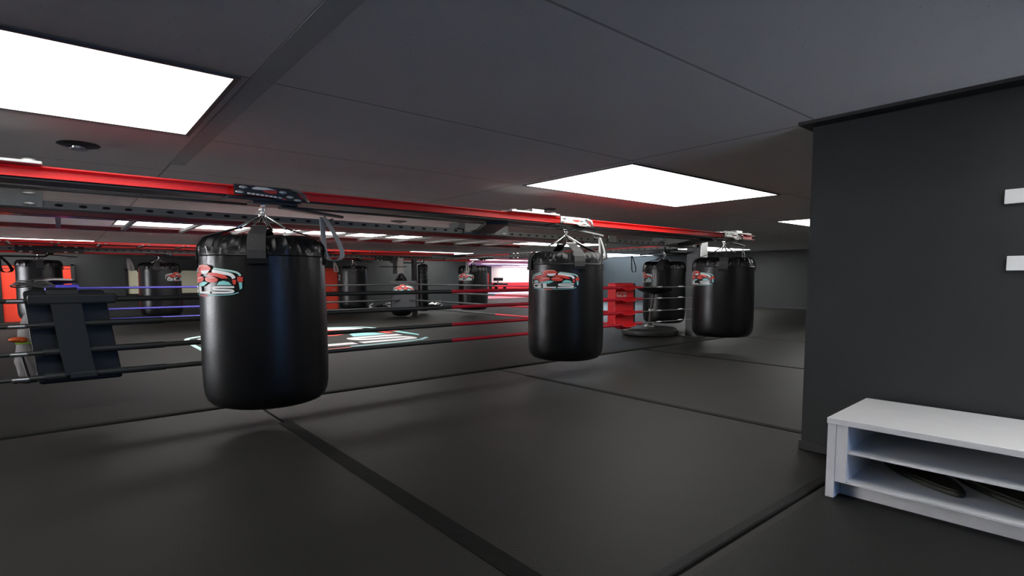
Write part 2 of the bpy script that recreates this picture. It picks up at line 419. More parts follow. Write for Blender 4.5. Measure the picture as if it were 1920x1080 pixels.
def post(x, y, w=.20):
    mb = MB(); mb.box((x-w/2, y-w/2, .012), (x+w/2, y+w/2, 1.99)); mb.box((x-w*.9, y-w*.9, .012), (x+w*.9, y+w*.9, .03))
    obj('post', mb, M_black, rack, bevel=.006)
post(10.62, 6.50, .30); post(9.3, 16.4, .14); post(-3.2, 6.47)
mb = MB(); mb.box((10.06, 6.05, 1.70), (10.30, 6.07, 2.03)); obj('post_cap_plate', mb, M_zinc, rack, bevel=.004)['label'] = 'grey steel plate at the post top'
# brackets between front beam and holed rail: upright plates on the rail, a square arm out to the beam
def bracket(x0, x1, arm, top_bolts):
    mb = MB(); mb.box((x0, 6.362, 1.926), (x1, 6.386, 2.07)); pl = obj('bracket_plate', mb, M_greyst, rack, bevel=.003)
    mb = MB(); mb.box((x0-.10, 6.34, 1.985), (x0, 6.60, 2.07)); obj('bracket_side', mb, M_black, rack, bevel=.003)
    n = 4; xs_ = [x0+(x1-x0)*(.1+.8*i/(n-1)) for i in range(n)]
    boltset([(x, 6.362, 1.955) for x in xs_], (0, -1, 0), pl, .05, .02)
    if top_bolts: boltset([(x, 6.362, 2.045) for x in xs_], (0, -1, 0), pl, .05, .02)
    p = Vector((arm[0], YB+.12, 1.975)); q = Vector((arm[1], 6.36, 1.965)); d = (q-p).normalized()
    mb = MB(); mb.ribbon([p, q], Vector((0, 0, 1)).cross(d), .27, .05); obj('arm', mb, M_black, rack, bevel=.004)
bracket(-.95, -.09, (-1.6, -.95), True); bracket(4.42, 5.22, (4.15, 4.78), False); bracket(9.25, 10.35, (8.95, 9.85), False)
mb = MB(); mb.box((-4, 5.56, 1.985), (10.2, 5.62, 2.003)); obj('tie_bar', mb, M_black, rack)
mb = MB(); mb.box((7.55, 6.36, 1.93), (7.75, 6.385, 2.04)); obj('web_plate', mb, M_greyst, rack)
def splice(x0, x1, clip):
    mb = MB(); z = 2.088
    mb.box((x0, YB-.14, z), (x1, YB+.14, z+.022)); sp = obj('splice_plate', mb, M_zinc, rack, bevel=.004)
    boltset([(x0+.07, YB-.08, z+.022), (x0+.07, YB+.08, z+.022), (x1-.07, YB-.08, z+.022), (x1-.07, YB+.08, z+.022), ((x0*.7+x1*.3), YB, z+.022)], (0, 0, 1), sp, .045, .022)
    mb = MB()
    if clip: mb.box((x0*.55+x1*.45, YB-.10, z+.02), (x0*.3+x1*.7, YB+.10, z+.062)); obj('clamp_block', mb, M_zinc, sp, bevel=.003)
splice(-1.1, -.06, False); splice(4.17, 4.98, True); splice(9.15, 10.05, True)
for (x, y, z, sx, sy) in ((-.15, 16.2, 1.985, 1.2, .05), (8.25, 16.2, 1.945, .95, .05)):
    mb = MB(); mb.cbox((x, y, z-.02), (sx, sy, .15)); g = obj('gusset', mb, M_black, rack, bevel=.004)
    boltset([(x+sx*f, y-sy/2, z-.02+h) for f in (-.42, -.28, .22, .38) for h in (-.06, .06)], (0, -1, 0), g, .035, .02)
mb = MB(); mb.cbox((11.33, 13.0, 2.0), (.04, 1.5, .17)); g = obj('gusset', mb, M_black, rack, bevel=.004)
boltset([(11.31, 13.0+a, 2.0+h) for a in (-.6, -.4, .3, .5) for h in (-.07, .07)], (-1, 0, 0), g, .035, .02)

def pullbar(x, y, z, w, label):
    mb = MB(); pts = [(-w/2, 0, 0), (-w/2, 0, -.04)]
    for i in range(7): a = PI/2*i/6; pts.append((-w/2+.12*(1-math.cos(a)), 0, -.05-.07*math.sin(a)))
    for i in range(7): a = PI/2*(1-i/6); pts.append((w/2-.12*(1-math.cos(a)), 0, -.05-.07*math.sin(a)))
    pts += [(w/2, 0, -.04), (w/2, 0, 0)]
    mb.tube(pts, .022, 10); o = obj('pull_up_bar', mb, M_black, None, (x, y, z), smooth=True)
    tag(o, label, 'bar', 'bent pull-up bars')
pullbar(10.3, 6.75, 1.93, 1.0, 'bent black bar under the rail at the front post')
pullbar(-.75, 16.66, 1.93, 1.1, 'bent black bar under the back rail at the far left')
pullbar(9.15, 16.6, 1.93, 1.3, 'bent black bar under the back rail beside the back post')

# overhead ladder frame over the ring
def tubebeam(a, b, y, z0, z1, w=.3):
    mb = MB(); mb.box((a, y-w/2, z0), (b, y+w/2, z1)); return mb
lad = thing('overhead_ladder', 'dark red overhead ladder frame above the front of the ring', 'frame', (0, 0, 0))
obj('rail', tubebeam(-4, 9.6, 9.0, 2.085, 2.145, .34), M_maroon, lad, bevel=.006)
obj('rail', tubebeam(-4, 9.6, 11.3, 2.095, 2.155, .2), M_maroon, lad, bevel=.006)
for i in range(13):
    x = -1.65+.83*i
    mb = MB(); mb.box((x-.03, 9.1, 2.10), (x+.03, 11.3, 2.14)); obj('rung', mb, M_rail, lad)
lad2 = thing('overhead_ladder', 'bright red overhead ladder frame along the back of the ring', 'frame', (0, 0, 0))
obj('rail', tubebeam(-4, 10.3, 15.5, 2.07, 2.13, .12), M_red, lad2, bevel=.006)
obj('rail', tubebeam(-4, 10.3, 17.0, 2.065, 2.115, .2), M_red, lad2, bevel=.006)
for i in range(12):
    x = -1.7+.82*i
    mb = MB(); mb.box((x-.04, 15.5, 2.075), (x+.04, 17.0, 2.11)); r = obj('rung', mb, M_black, lad2)
    boltset([(x-.06, 15.44, 2.085), (x+.06, 15.44, 2.085)], (0, -1, 0), r, .03, .02)

# ------------------------------------------------------------------ emblem (flat pieces, later bent or laid flat)
def ell(cx, cy, rx, ry, n=22, rot=0):
    out = []
    for i in range(n):
        a = 2*PI*i/n; x, y = rx*math.cos(a), ry*math.sin(a)
        out.append((cx+x*math.cos(rot)-y*math.sin(rot), cy+x*math.sin(rot)+y*math.cos(rot)))
    return out
def chaikin(P, it=2):
    for _ in range(it):
        Q = [P[0]]
        for a, b in zip(P[:-1], P[1:]):
            Q += [tuple(.75*p+.25*q for p, q in zip(a, b)), tuple(.25*p+.75*q for p, q in zip(a, b))]
        P = Q+[P[-1]]
    return P
def stroke(pts, w):
    pts = chaikin(pts, 2)
    P = [Vector((x, y)) for x, y in pts]; k = len(P); Lf, Rt = [], []
    for i in range(k):
        d0 = (P[i]-P[i-1]).normalized() if i > 0 else (P[1]-P[0]).normalized()
        d1 = (P[i+1]-P[i]).normalized() if i < k-1 else d0
        n0 = Vector((-d0.y, d0.x)); n1 = Vector((-d1.y, d1.x)); m = n0+n1
        m = m.normalized() if m.length > 1e-4 else n0
        s = min(1.6, 1/max(.3, m.dot(n0)))
        Lf.append(P[i]+m*w/2*s); Rt.append(P[i]-m*w/2*s)
    return [[tuple(Lf[i]), tuple(Lf[i+1]), tuple(Rt[i+1]), tuple(Rt[i])] for i in range(k-1)]
RED, PNK, TEA, MNT, WHT = range(5)
EMB = []     # (layer, colour, polygon) in emblem units, x 185..1215, y down 210..660
def e(layer, col, *polys):
    for p in polys: EMB.append((layer, col, p))
e(1, MNT, *stroke([(845, 270), (1085, 306), (1165, 330), (1192, 375)], 26))
e(1, RED, [(1155, 388), (1218, 388), (1218, 456), (1155, 456)])
e(1, TEA, [(1168, 462), (1208, 462), (1208, 545), (1180, 565)])
e(1, WHT, *stroke([(820, 304), (1030, 340), (1095, 362), (1118, 410)], 44))
e(1, RED, [(1092, 428), (1140, 428), (1136, 492), (1105, 492)])
e(1, MNT, *stroke([(465, 268), (265, 312), (203, 352), (200, 540)], 20))
e(1, WHT, *stroke([(480, 298), (300, 340), (250, 378), (240, 410)], 20))
e(1, TEA, *stroke([(235, 622), (330, 645), (1050, 645), (1165, 605)], 12))
e(1, RED, [(520, 638), (722, 638), (705, 662), (540, 662)])
e(2, RED, [(243, 440), (275, 395), (360, 345), (500, 326), (620, 340), (560, 368), (430, 390), (360, 418), (285, 425)])
e(2, RED, [(700, 345), (780, 326), (900, 335), (1005, 360), (1048, 412), (965, 410), (880, 380), (790, 372)])
e(2, MNT, [(238, 502), (285, 455), (345, 436), (400, 480), (375, 504)])
e(2, TEA, [(470, 506), (560, 470), (640, 452), (745, 468), (640, 520), (520, 512)])
e(2, TEA, [(895, 502), (925, 455), (985, 440), (1055, 460), (1090, 502)])
e(3, RED, ell(525, 425, 142, 46, rot=-.12)); e(4, PNK, ell(545, 400, 100, 14, rot=-.12))
e(3, RED, ell(800, 422, 115, 42, rot=.08)); e(4, PNK, ell(790, 396, 80, 11, rot=.05))
e(3, RED, ell(652, 272, 156, 60)); e(3, RED, [(500, 280), (610, 290), (600, 345), (540, 330)])
e(4, PNK, *stroke([(520, 310), (508, 275), (545, 240), (650, 222), (760, 236)], 24))
e(5, WHT, [(605, 298), (785, 292), (760, 330), (720, 350), (640, 348), (610, 325)])
e(4, WHT, *stroke([(470, 531), (300, 531), (262, 550), (258, 580), (300, 606), (458, 606), (458, 574), (375, 574)], 30))
e(4, WHT, [(510, 516), (592, 516), (600, 592), (785, 592), (782, 621), (516, 621)])
e(4, WHT, *stroke([(1118, 529), (860, 529), (826, 543), (860, 567), (1085, 567), (1112, 588), (1080, 607), (812, 607)], 26))
def emblem_mesh(width, mapf, aspect=1.0, lift=.0012, cut=30):
    """slices every piece in strips, then places each point with mapf(u, v, lift)"""
    bm = bmesh.new(); sc = width/1030.0
    cols = {}
    for layer, col, poly in EMB:
        b2 = bmesh.new()
        vs = [b2.verts.new((x, y, 0)) for x, y in poly]
        try: b2.faces.new(vs)
        except ValueError: continue
        b2.normal_update()
        bmesh.ops.triangulate(b2, faces=b2.faces[:], ngon_method='EAR_CLIP')
        x0 = min(p[0] for p in poly); x1 = max(p[0] for p in poly)
        x = math.ceil(x0/cut)*cut if cut else x1
        while x < x1:
            bmesh.ops.bisect_plane(b2, geom=b2.verts[:]+b2.edges[:]+b2.faces[:], plane_co=(x, 0, 0), plane_no=(1, 0, 0)); x += cut
        for f in b2.faces:
            nv = [bm.verts.new(mapf((v.co.x-700)*sc, -(v.co.y-435)*sc*aspect, lift*(1+layer))) for v in f.verts]
            nf = bm.faces.new(nv); nf.material_index = col
        b2.free()
    me = bpy.data.meshes.new('emblem'); bm.to_mesh(me); bm.free()
    for m in LOGO_M: me.materials.append(m)
    return me
def link_mesh(name, me, parent=None, loc=(0, 0, 0)):
    o = bpy.data.objects.new(name, me); C.objects.link(o); o.location = loc
    if parent: o.parent = parent
    return o

# ------------------------------------------------------------------ heavy bags
BAGH = 1.43
def crinkle(R, seed):
    rnd = random.Random(seed); A = [(rnd.choice((13, 19, 29, 37, 43, 53, 61, 71)), rnd.random()*6.28, rnd.random()*6.28) for _ in range(9)]
    def fn(r, z, a):
        if z < 1.26: return r*(1+.004*math.sin(2*a+seed)), z
        k = min(1, (z-1.26)/.10)
        s = sum(math.sin(n*a+p+22*z*math.cos(q)) for n, p, q in A)/4.0
        if r < .6*R: k *= r/(.6*R)
        return r+R*.032*k*s, z+.016*k*sum(math.sin(n*a+q) for n, p, q in A)/4.0
    return fn
def heavy_bag(x, y, zb, label, R=.515, phi_view=None, logo=None, strap=0.0, group='heavy bags hung around the ring', seed=1, H=BAGH, apex=None, scale=1.0):
    """phi_view: world angle from bag to camera; logo and strap angles are degrees to the right of that, as the camera sees it"""
    t = thing('heavy_bag', label, 'punching bag', (x, y, zb), 0, group)
    base = math.atan2(-y, -x)
    def ang(d): return base+math.radians(d)
    k = H/BAGH
    prof = [(0, .004), (.55, .004), (.78, .012), (.88, .030), (.945, .066), (.982, .115), (1.0, .18), (1.008, .35), (1.006, .6), (1.0, .8), (.996, 1.0), (.99, 1.15), (.985, 1.26)]
    prof += [(.985, 1.28), (.975, 1.30), (.975, 1.32), (.968, 1.34), (.95, 1.365), (.915, 1.39), (.86, 1.41), (.78, 1.42), (.5, 1.425), (0, 1.425)]
    mb = MB(); mb.lathe([(r*R, z*k) for r, z in prof], 144, 0, None, crinkle(R, seed))
    body = obj('bag_body', mb, M_vinyl, t, smooth=True)
    mb = MB(); mb.tube([(R*.992*math.cos(a), R*.992*math.sin(a), 1.262*k) for a in [2*PI*i/72 for i in range(72)]], .006, 6, closed=True)
    obj('seam', mb, M_vinyl, body, smooth=True)
    if logo is not None:
        c = ang(logo)
        def mp(u, v, h):
            a = c+u/R; rr = R*1.010+h
            return (rr*math.cos(a), rr*math.sin(a), 1.065*k+v)
        me = emblem_mesh(.70*R/.515, mp, .85); lo = link_mesh('logo', me, t); lo['label'] = 'red, teal and white boxer emblem with the letters GLS'
    top = (apex or 1.80)-zb
    for q in range(4):
        a = ang(strap+90*q); ca, sa = math.cos(a), math.sin(a); tw = (-sa, ca, 0)
        mb = MB()
        pts = [(R*1.014*ca, R*1.014*sa, 1.20*k), (R*1.016*ca, R*1.016*sa, 1.30*k), (R*.99*ca, R*.99*sa, 1.36*k), (R*.90*ca, R*.90*sa, 1.425*k), (.17*ca, .17*sa, top-.05)]
        mb.ribbon(pts, tw, [.14, .14, .14, .135, .11], .008)
        st = obj('strap', mb, M_web, t)
        mb = MB(); mb.ribbon([(R*1.019*ca, R*1.019*sa, 1.195*k), (R*1.019*ca, R*1.019*sa, 1.235*k)], tw, .17, .006); obj('stitched_patch', mb, M_vinyl, st)
    for q in range(4):
        mb = MB(); a = ang(strap+90*q); ca, sa = math.cos(a), math.sin(a); w = .06
        mb.tube([(.19*ca-w*sa, .19*sa+w*ca, top-.058), (.05*ca-.012*sa, .05*sa+.012*ca, top+.035), (.02*ca, .02*sa, top+.055), (.05*ca+.012*sa, .05*sa-.012*ca, top+.035), (.19*ca+w*sa, .19*sa-w*ca, top-.058)], .010, 8, closed=True)
        obj('steel_ring', mb, M_chrome, t, smooth=True)
    mb = MB(); mb.lathe([(0, top+.035), (.035, top+.04), (.035, top+.06), (.018, top+.07), (.018, top+.09), (.03, top+.095), (.03, top+.115), (0, top+.12)], 14)
    obj('swivel', mb, M_chrome, t, smooth=True)
    return t
heavy_bag(1.404, 5.15, .185, 'biggest black heavy bag, nearest the camera, its emblem turned to the left', logo=-57, strap=-6, seed=3, H=1.475)
heavy_bag(5.228, 5.15, .205, 'black heavy bag in the middle of the front beam, its emblem facing the camera', R=.502, logo=-20, strap=20, seed=5)
heavy_bag(9.312, 5.15, .215, 'black heavy bag at the right end of the front beam, before the black post', R=.53, logo=-55, strap=0, seed=8)
heavy_bag(11.45, 7.88, .175, 'black heavy bag left of the front post, behind the mushroom shaped strike stand', R=.505, logo=-66, strap=-10, seed=11, H=1.5, apex=1.785)
heavy_bag(10.8, 15.05, .20, 'black heavy bag by the opening to the far bright room', R=.50, logo=-36, strap=5, seed=13, H=1.5, apex=1.785)
heavy_bag(7.552, 17.4, .26, 'black heavy bag beside the orange red door, its emblem at the left rim', R=.465, logo=-97, strap=0, seed=17, apex=1.765)
heavy_bag(2.067, 17.4, .28, 'black heavy bag in front of the cream board', R=.49, logo=52, strap=-8, seed=19, apex=1.765)
heavy_bag(-.394, 17.4, .32, 'black heavy bag at the far left before an orange red door', R=.44, strap=2, seed=23, apex=1.765)

# slim bag and round bottomed bag near the back post
t = thing('slim_bag', 'slim black hanging bag right of the back post', 'punching bag', (10.0, 17.0, .10))
mb = MB(); mb.lathe([(0, 0), (.12, .005), (.17, .04), (.185, .1), (.185, 1.6), (.17, 1.66), (.08, 1.70), (0, 1.70)], 28, 0, None, lambda r, z, a: (r*(1+.03*math.sin(5*a+9*z)), z))
obj('bag_body', mb, M_vinyl, t, smooth=True)
mb = MB()
for z in (1.15, 1.3, 1.45, 1.55): mb.tube([(.19*math.cos(2*PI*i/24), .19*math.sin(2*PI*i/24), z) for i in range(24)], .012, 6, closed=True)
obj('bands', mb, M_grey, t, smooth=True)
mb = MB(); mb.tube([(0, 0, 1.69), (0, 0, 1.84)], .02, 8); obj('chain', mb, M_chrome, t)
t = thing('uppercut_bag', 'round bottomed black bag hanging behind the back corner pad', 'punching bag', (8.60, 16.05, .03))
mb = MB(); mb.lathe([(0, 0), (.15, .012), (.27, .06), (.34, .14), (.36, .24), (.34, .5), (.30, .9), (.22, 1.16), (.12, 1.25), (0, 1.27)], 32); obj('bag_body', mb, M_vinyl, t, smooth=True)
mb = MB()
for a in (0, PI/2, PI, 1.5*PI): mb.ribbon([(.2*math.cos(a), .2*math.sin(a), 1.2), (.03*math.cos(a), .03*math.sin(a), 1.42)], (-math.sin(a), math.cos(a), 0), .10, .008)
obj('strap', mb, M_web, t)
mb = MB(); mb.ribbon([(0, 0, 1.40), (0, 0, 1.92)], (1, 0, 0), .20, .01); obj('hanging_strap', mb, M_strapg, t)
mb = MB(); mb.ribbon([(-.2, .02, 1.40), (-.2, .02, 1.92)], (1, 0, 0), .14, .01); obj('hanging_strap', mb, M_web, t)
mb = MB(); mb.tube([(-.75, 0, 1.62), (.22, 0, 1.63)], .014, 8); obj('cross_rod', mb, M_black, t)

# trolleys that run on the beams
def trolley(x, y, z, label, rz=0, s=1.0, bright=False, full=True, grp='bag trolleys'):
    t = thing('beam_trolley', label, 'trolley', (x, y, z), rz, grp)
    mb = MB(); T = Matrix.Translation((0, -.145, 0)) @ Matrix.Rotation(PI/2, 4, 'X')
    mb.prism([(-.26*s, -.03), (-.26*s, .055), (.22*s, .055), (.33*s, -.055), (.10*s, -.055), (.02*s, -.03)], .02, 0, T)
    pl = obj('side_plate', mb, M_zinc if bright else M_black, t, bevel=.003)
    boltset([(-.19*s, -.166, .032), (-.22*s, -.166, -.010), (.13*s, -.166, .018), (.19*s, -.166, -.018), (.255*s, -.166, -.040)], (0, -1, 0), pl, .032, .010)
    if full:
        mb = MB(); Te = Matrix.Translation((0, -.1665, 0)) @ Matrix.Rotation(PI/2, 4, 'X')
        def flat(poly, mi): mb.prism(poly, .002, mi, Te)
        flat([(-.125, .030), (-.09, .046), (.0, .046), (.075, .030), (.03, .030), (-.02, .024), (-.06, .022), (-.11, .022)], 0)
        flat([(-.04, .020), (.03, .022), (.085, .026), (.08, .006), (.04, -.004), (-.02, .006)], 1)
        for i in range(7):
            xx = -.16+.035*i; flat([(xx, -.008-.002*i), (xx+.028, -.009-.002*i), (xx+.028, -.022-.002*i), (xx, -.021-.002*i)], 0)
        for i in range(2): flat([(.09+.035*i, -.024-.008*i), (.12+.035*i, -.028-.008*i), (.12+.035*i, -.036-.008*i), (.09+.035*i, -.032-.008*i)], i)
        em = obj('emblem', mb, [M_lwht, M_lred], pl); em['label'] = 'white arch, red wedge and white lettering'
    mb = MB(); mb.box((-.30*s, -.12, -.062), (.30*s, .12, -.034)); mb.box((-.10*s, -.10, -.085), (.28*s, .10, -.058)); obj('carriage', mb, M_black, t, bevel=.004)
    for xx in (-.16, .16):
        for yy in (-.09, .09):
            mb = MB(); Tm = Matrix.Translation((xx*s, yy, .0)) @ Matrix.Rotation(PI/2, 4, 'X'); mb.lathe([(0, -.02), (.025, -.02), (.03, 0), (.025, .02), (0, .02)], 16, 0, Tm)
            obj('roller', mb, M_zinc, t, smooth=True)
    mb = MB(); mb.box((-.02, -.03, -.10), (.02, .03, -.05)); obj('hanger_lug', mb, M_chrome, t, bevel=.004)
    if full:
        mb = MB(); mb.tube([(.20*s, -.17, .045), (.27*s, -.19, .02), (.335*s, -.17, -.05)], .010, 8); obj('brake_lever', mb, M_chrome, t, smooth=True); mb = MB(); mb.tube([(.225*s, -.17, .05), (.30*s, -.19, .02), (.35*s, -.17, -.05)], .008, 8)
        obj('brake_lever', mb, M_chrome, t, smooth=True)['label'] = 'pale bent lever'
    mb = MB(); mb.prism([(.15*s, -.05), (.15*s, .05), (.62*s, .045), (.74*s, .02), (.74*s, -.02), (.62*s, -.045)], .022, 0, Matrix.Translation((0, 0, -.088)) @ Matrix.Rotation(math.radians(5), 4, 'Y'))
    mb.tube([(.56*s, 0, -.13), (.56*s, 0, -.165), (.60*s, 0, -.18), (.64*s, 0, -.165)], .008, 8)
    obj('hook_arm', mb, M_black if not bright else M_greyst, t, bevel=.003)
    return t
trolley(1.404, 5.15, 2.03, 'black bag trolley with an emblem above the nearest heavy bag')
trolley(5.228, 5.15, 2.03, 'bag trolley with an emblem above the middle front bag, plate paler to stand for a reflection', bright=True)  # silver plate stands for a reflection, put into its material
trolley(9.312, 5.15, 2.03, 'silvery bag trolley at the right end of the front beam', bright=True)
trolley(2.067, 17.5, 1.98, 'bag trolley above the bag before the cream board', full=False)
trolley(7.552, 17.5, 1.98, 'bag trolley above the bag beside the orange red door', full=False)
trolley(-.394, 17.5, 1.98, 'bag trolley above the bag at the far left', full=False)
trolley(11.45, 7.88, 2.0, 'bag trolley above the bag left of the front post', rz=PI/2, full=False)
trolley(11.3, 15.05, 2.0, 'bag trolley above the bag by the far bright room', rz=PI/2, full=False)

def loop(x, y, z, ln, wd, label, twist=.5, m=M_strapg, w=.055):
    sh = [(0, 0), (.02, -.3), (.05, -.6), (.09, -.82), (.22, -.95), (.45, -1.0), (.75, -.985), (.97, -.92), (1.0, -.8), (.88, -.62), (.6, -.36), (.3, -.14), (.09, 0)]
    pts = [(x_*wd, 0, z_*ln) for x_, z_ in chaikin(sh, 2)]
    mb = MB(); mb.ribbon(pts, (math.sin(twist+.75), math.cos(twist+.75), 0) , w, .006)
    o = obj('strap_loop', mb, m, None, (x, y, z), smooth=True)
    tag(o, label, 'strap', 'strap loops hung from the trolley arms')
    return o
loop(1.93, 5.13, 1.875, .41, .19, 'grey strap loop hanging beside the nearest heavy bag', .35, w=.065)
loop(5.88, 5.13, 1.86, .30, .12, 'grey strap loop hanging beside the middle front bag', .5, w=.06)
loop(9.95, 5.13, 1.86, .28, .12, 'grey strap loop hanging beside the right end bag of the front beam', .5, w=.06)
loop(1.38, 17.45, 1.83, .33, .10, 'grey strap loop hanging left of the bag before the cream board', .5, w=.07)
loop(6.92, 17.45, 1.83, .34, .12, 'grey strap loop hanging left of the bag beside the orange red door', .5, w=.07)
loop(-1.1, 17.45, 1.83, .38, .22, 'dark strap loop hanging before the far left orange red door', .5, M_web, w=.07)
loop(10.95, 8.5, 1.84, .42, .18, 'dark strap loop hanging before the far blue grey wall', .5, M_web, w=.06)
loop(6.18, 5.35, 1.86, .30, .10, 'dark strap hanging behind the grey loop of the middle front bag', .9, M_web, w=.07)
loop(10.28, 14.7, 1.85, .38, .10, 'grey strap loop hanging left of the bag by the far bright room', .5, w=.07)

# ------------------------------------------------------------------ ring: ropes, corner pads, floor emblem
RX0, RX1, RY0, RY1 = 0.0, 8.1, 6.42, 14.8
HZ = (1.105, .883, .635, .41)
LV = ('top', 'second', 'third', 'bottom')
def rope(axis, fixed, a, b, mid, z, ma, mb_, label, wire_a, wire_b, tb_a, tb_b, r=.026):
    loc = (a, fixed, z) if axis == 'x' else (fixed, a, z)
    t = thing('ring_rope', label, 'rope', loc, 0 if axis == 'x' else PI/2, 'ring ropes')
    L = b-a; m = mid-a
    q = MB(); q.tube([(.3 if wire_a else 0, 0, 0), (m, 0, 0)], r, 12); obj('sleeve', q, ma, t, smooth=True)
    q = MB(); q.tube([(m, 0, 0), (L-.0, 0, 0)], r, 12); obj('sleeve', q, mb_, t, smooth=True)
    if wire_a or wire_b:
        if wire_a: q = MB(); q.tube([(.35, 0, 0), (-wire_a, 0, -.01)], .020, 8); obj('wire', q, M_ropeb, t, smooth=True)
        if wire_b: q = MB(); q.tube([(L-.05, 0, 0), (L+wire_b*.5, 0, -.006), (L+wire_b, 0, -.015)], .010, 8); obj('wire', q, M_grey, t, smooth=True)
        for xx in ([-tb_a] if wire_a else [])+([L+tb_b, L+tb_b+.75] if wire_b else []):
            Tm = Matrix.Translation((xx, 0, -.004)) @ Matrix.Rotation(PI/2, 4, 'Y')
            q = MB(); q.lathe([(0, -.09), (.012, -.09), (.021, -.05), (.021, .05), (.012, .09), (0, .09)], 12, 0, Tm)
            obj('turnbuckle', q, M_tb, t, smooth=True)
    return t
for i, z in enumerate(HZ):
    rope('x', RY0, RX0-.05, RX1+.52, 4.22, z, M_ropeb, M_roper, '%s front ring rope, black turning red' % LV[i], 3.0, 1.75, .27, .55)
    rope('y', RX1, RY0+.42, RY1, 10.35, z-.005, M_roper, M_ropeb, '%s right ring rope, red near the front, then black' % LV[i], 0, 0, 0, 0, .024)
    rope('x', RY1, RX0, RX1, 4.05, z-.01, M_ropeu, M_ropeb, '%s back ring rope, blue turning black' % LV[i], 0, 0, 0, 0, .024)
    rope('y', RX0, RY0+.34, RY1, 10.6, z-.008, M_ropeb, M_ropeu, '%s left ring rope, black turning blue' % LV[i], 0, 0, 0, 0, .024)

def corner_pad(x, y, rz, w, d, z0, z1, m, label, lean=0.0, cat='corner pad', taper=1.0):
    t = thing('corner_pad', label, cat, (x, y, z0), rz, 'ring corner pads')
    h = z1-z0; mb = MB()
    ws = [(0, w*.97*taper), (.04, w*taper), (h*.5, w*(1+taper)/2), (h-.03, w), (h, w*.97)]
    vs = []; fs = []
    for (zz, ww) in ws:
        sx = lean*(1-zz/h)
        vs += [(-ww/2+sx, -d/2, zz), (ww/2+sx, -d/2, zz), (ww/2*.9+sx, d/2, zz), (-ww/2*.9+sx, d/2, zz)]
    n = len(ws)
    for i in range(n-1):
        for j in range(4): fs.append((i*4+j, i*4+(j+1) % 4, (i+1)*4+(j+1) % 4, (i+1)*4+j))
    fs += [(3, 2, 1, 0), tuple((n-1)*4+j for j in range(4))]
    mb.add(vs, fs); obj('cushion', mb, m, t, bevel=.02, seg=3, smooth=True)
    return t
# front left, black: hangs behind the ropes, strapped on the outside
t = corner_pad(.02, 6.62, 0, .60, .22, .33, 1.19, M_padb, 'large black corner pad at the front left of the ring, crossed by the ropes', .09, taper=1.06)
mb = MB(); mb.ribbon([(-.02, -.12, .88), (-.02, -.235, .86), (0, -.245, .775), (.05, -.245, .3), (.08, -.245, .09), (.08, -.14, .05)], (1, 0, 0), .22, .015); obj('centre_strap', mb, M_padst, t)
mb = MB(); mb.box((-.26, -.26, .735), (.38, -.20, .83)); obj('top_sleeve', mb, M_padst, t, bevel=.02)
mb = MB(); mb.box((.00, -.27, .055), (.20, -.235, .11)); obj('buckle_flap', mb, M_padst, t, bevel=.008)
for i, z in enumerate(HZ[1:]):
    mb = MB(); mb.tube([(-.18, -.20, z-.33), (-.02, -.20, z-.33)], .036, 12); obj('rope_sleeve', mb, M_padst, t, smooth=True)
    mb = MB(); mb.tube([(.17, -.20, z-.33), (.75, -.20, z-.33)], .032, 12); obj('rope_sleeve', mb, M_padst, t, smooth=True)
# front right, red
t = corner_pad(8.20, 6.62, math.radians(-18), .42, .30, .38, 1.19, M_padr, 'red corner pad at the front right of the ring, with red rope flaps')
for i, z in enumerate(HZ):
    mb = MB(); mb.ball((.0, 0, 0), (.20, .10, .025), n=18, k=10)
    o = obj('rope_flap', mb, M_padr, t, (.06, -.22, z-.38), smooth=True); o.rotation_euler = (math.radians(20), math.radians(-6), math.radians(18))
mb = MB(); mb.prism([(-.19, 0), (.19, 0), (.17, -.05), (-.03, -.07)], .18, 0, Matrix.Translation((0, .06, .0)) @ Matrix.Rotation(PI/2, 4, 'X')); obj('bottom_wedge', mb, M_padr, t)
mb = MB(); mb.box((.22, -.10, .05), (.27, .20, .80)); obj('back_board', mb, M_padb, t)
me = emblem_mesh(.24, lambda u, v, h: (u-.07, -.152-h, v+.60), 1.0, .001, 0); link_mesh('logo', me, t)
# back right, black with the emblem
t = corner_pad(8.05, 14.80, math.radians(-45), .80, .26, .36, 1.20, M_padb, 'black corner pad with the emblem at the back corner of the ring', taper=.96)
me = emblem_mesh(.62, lambda u, v, h: (u, -.132-h, v+.60), 1.0, .001, 0); link_mesh('logo', me, t)
mb = MB(); mb.box((-.42, -.14, .80), (.42, .14, .845)); obj('top_band', mb, M_padst, t, bevel=.01)
# back left, blue
t = corner_pad(.02, 14.85, math.radians(-135), .62, .24, .36, 1.17, M_padu, 'blue corner pad at the back left of the ring, behind the black pad')
# emblem printed on the ring mat
me = emblem_mesh(4.45, lambda u, v, h: (u+4.05, v+12.1, .012+h), 2.62, .0006, 0)
o = link_mesh('floor_emblem', me); tag(o, 'large boxer emblem with white letters printed on the ring mat', 'emblem')

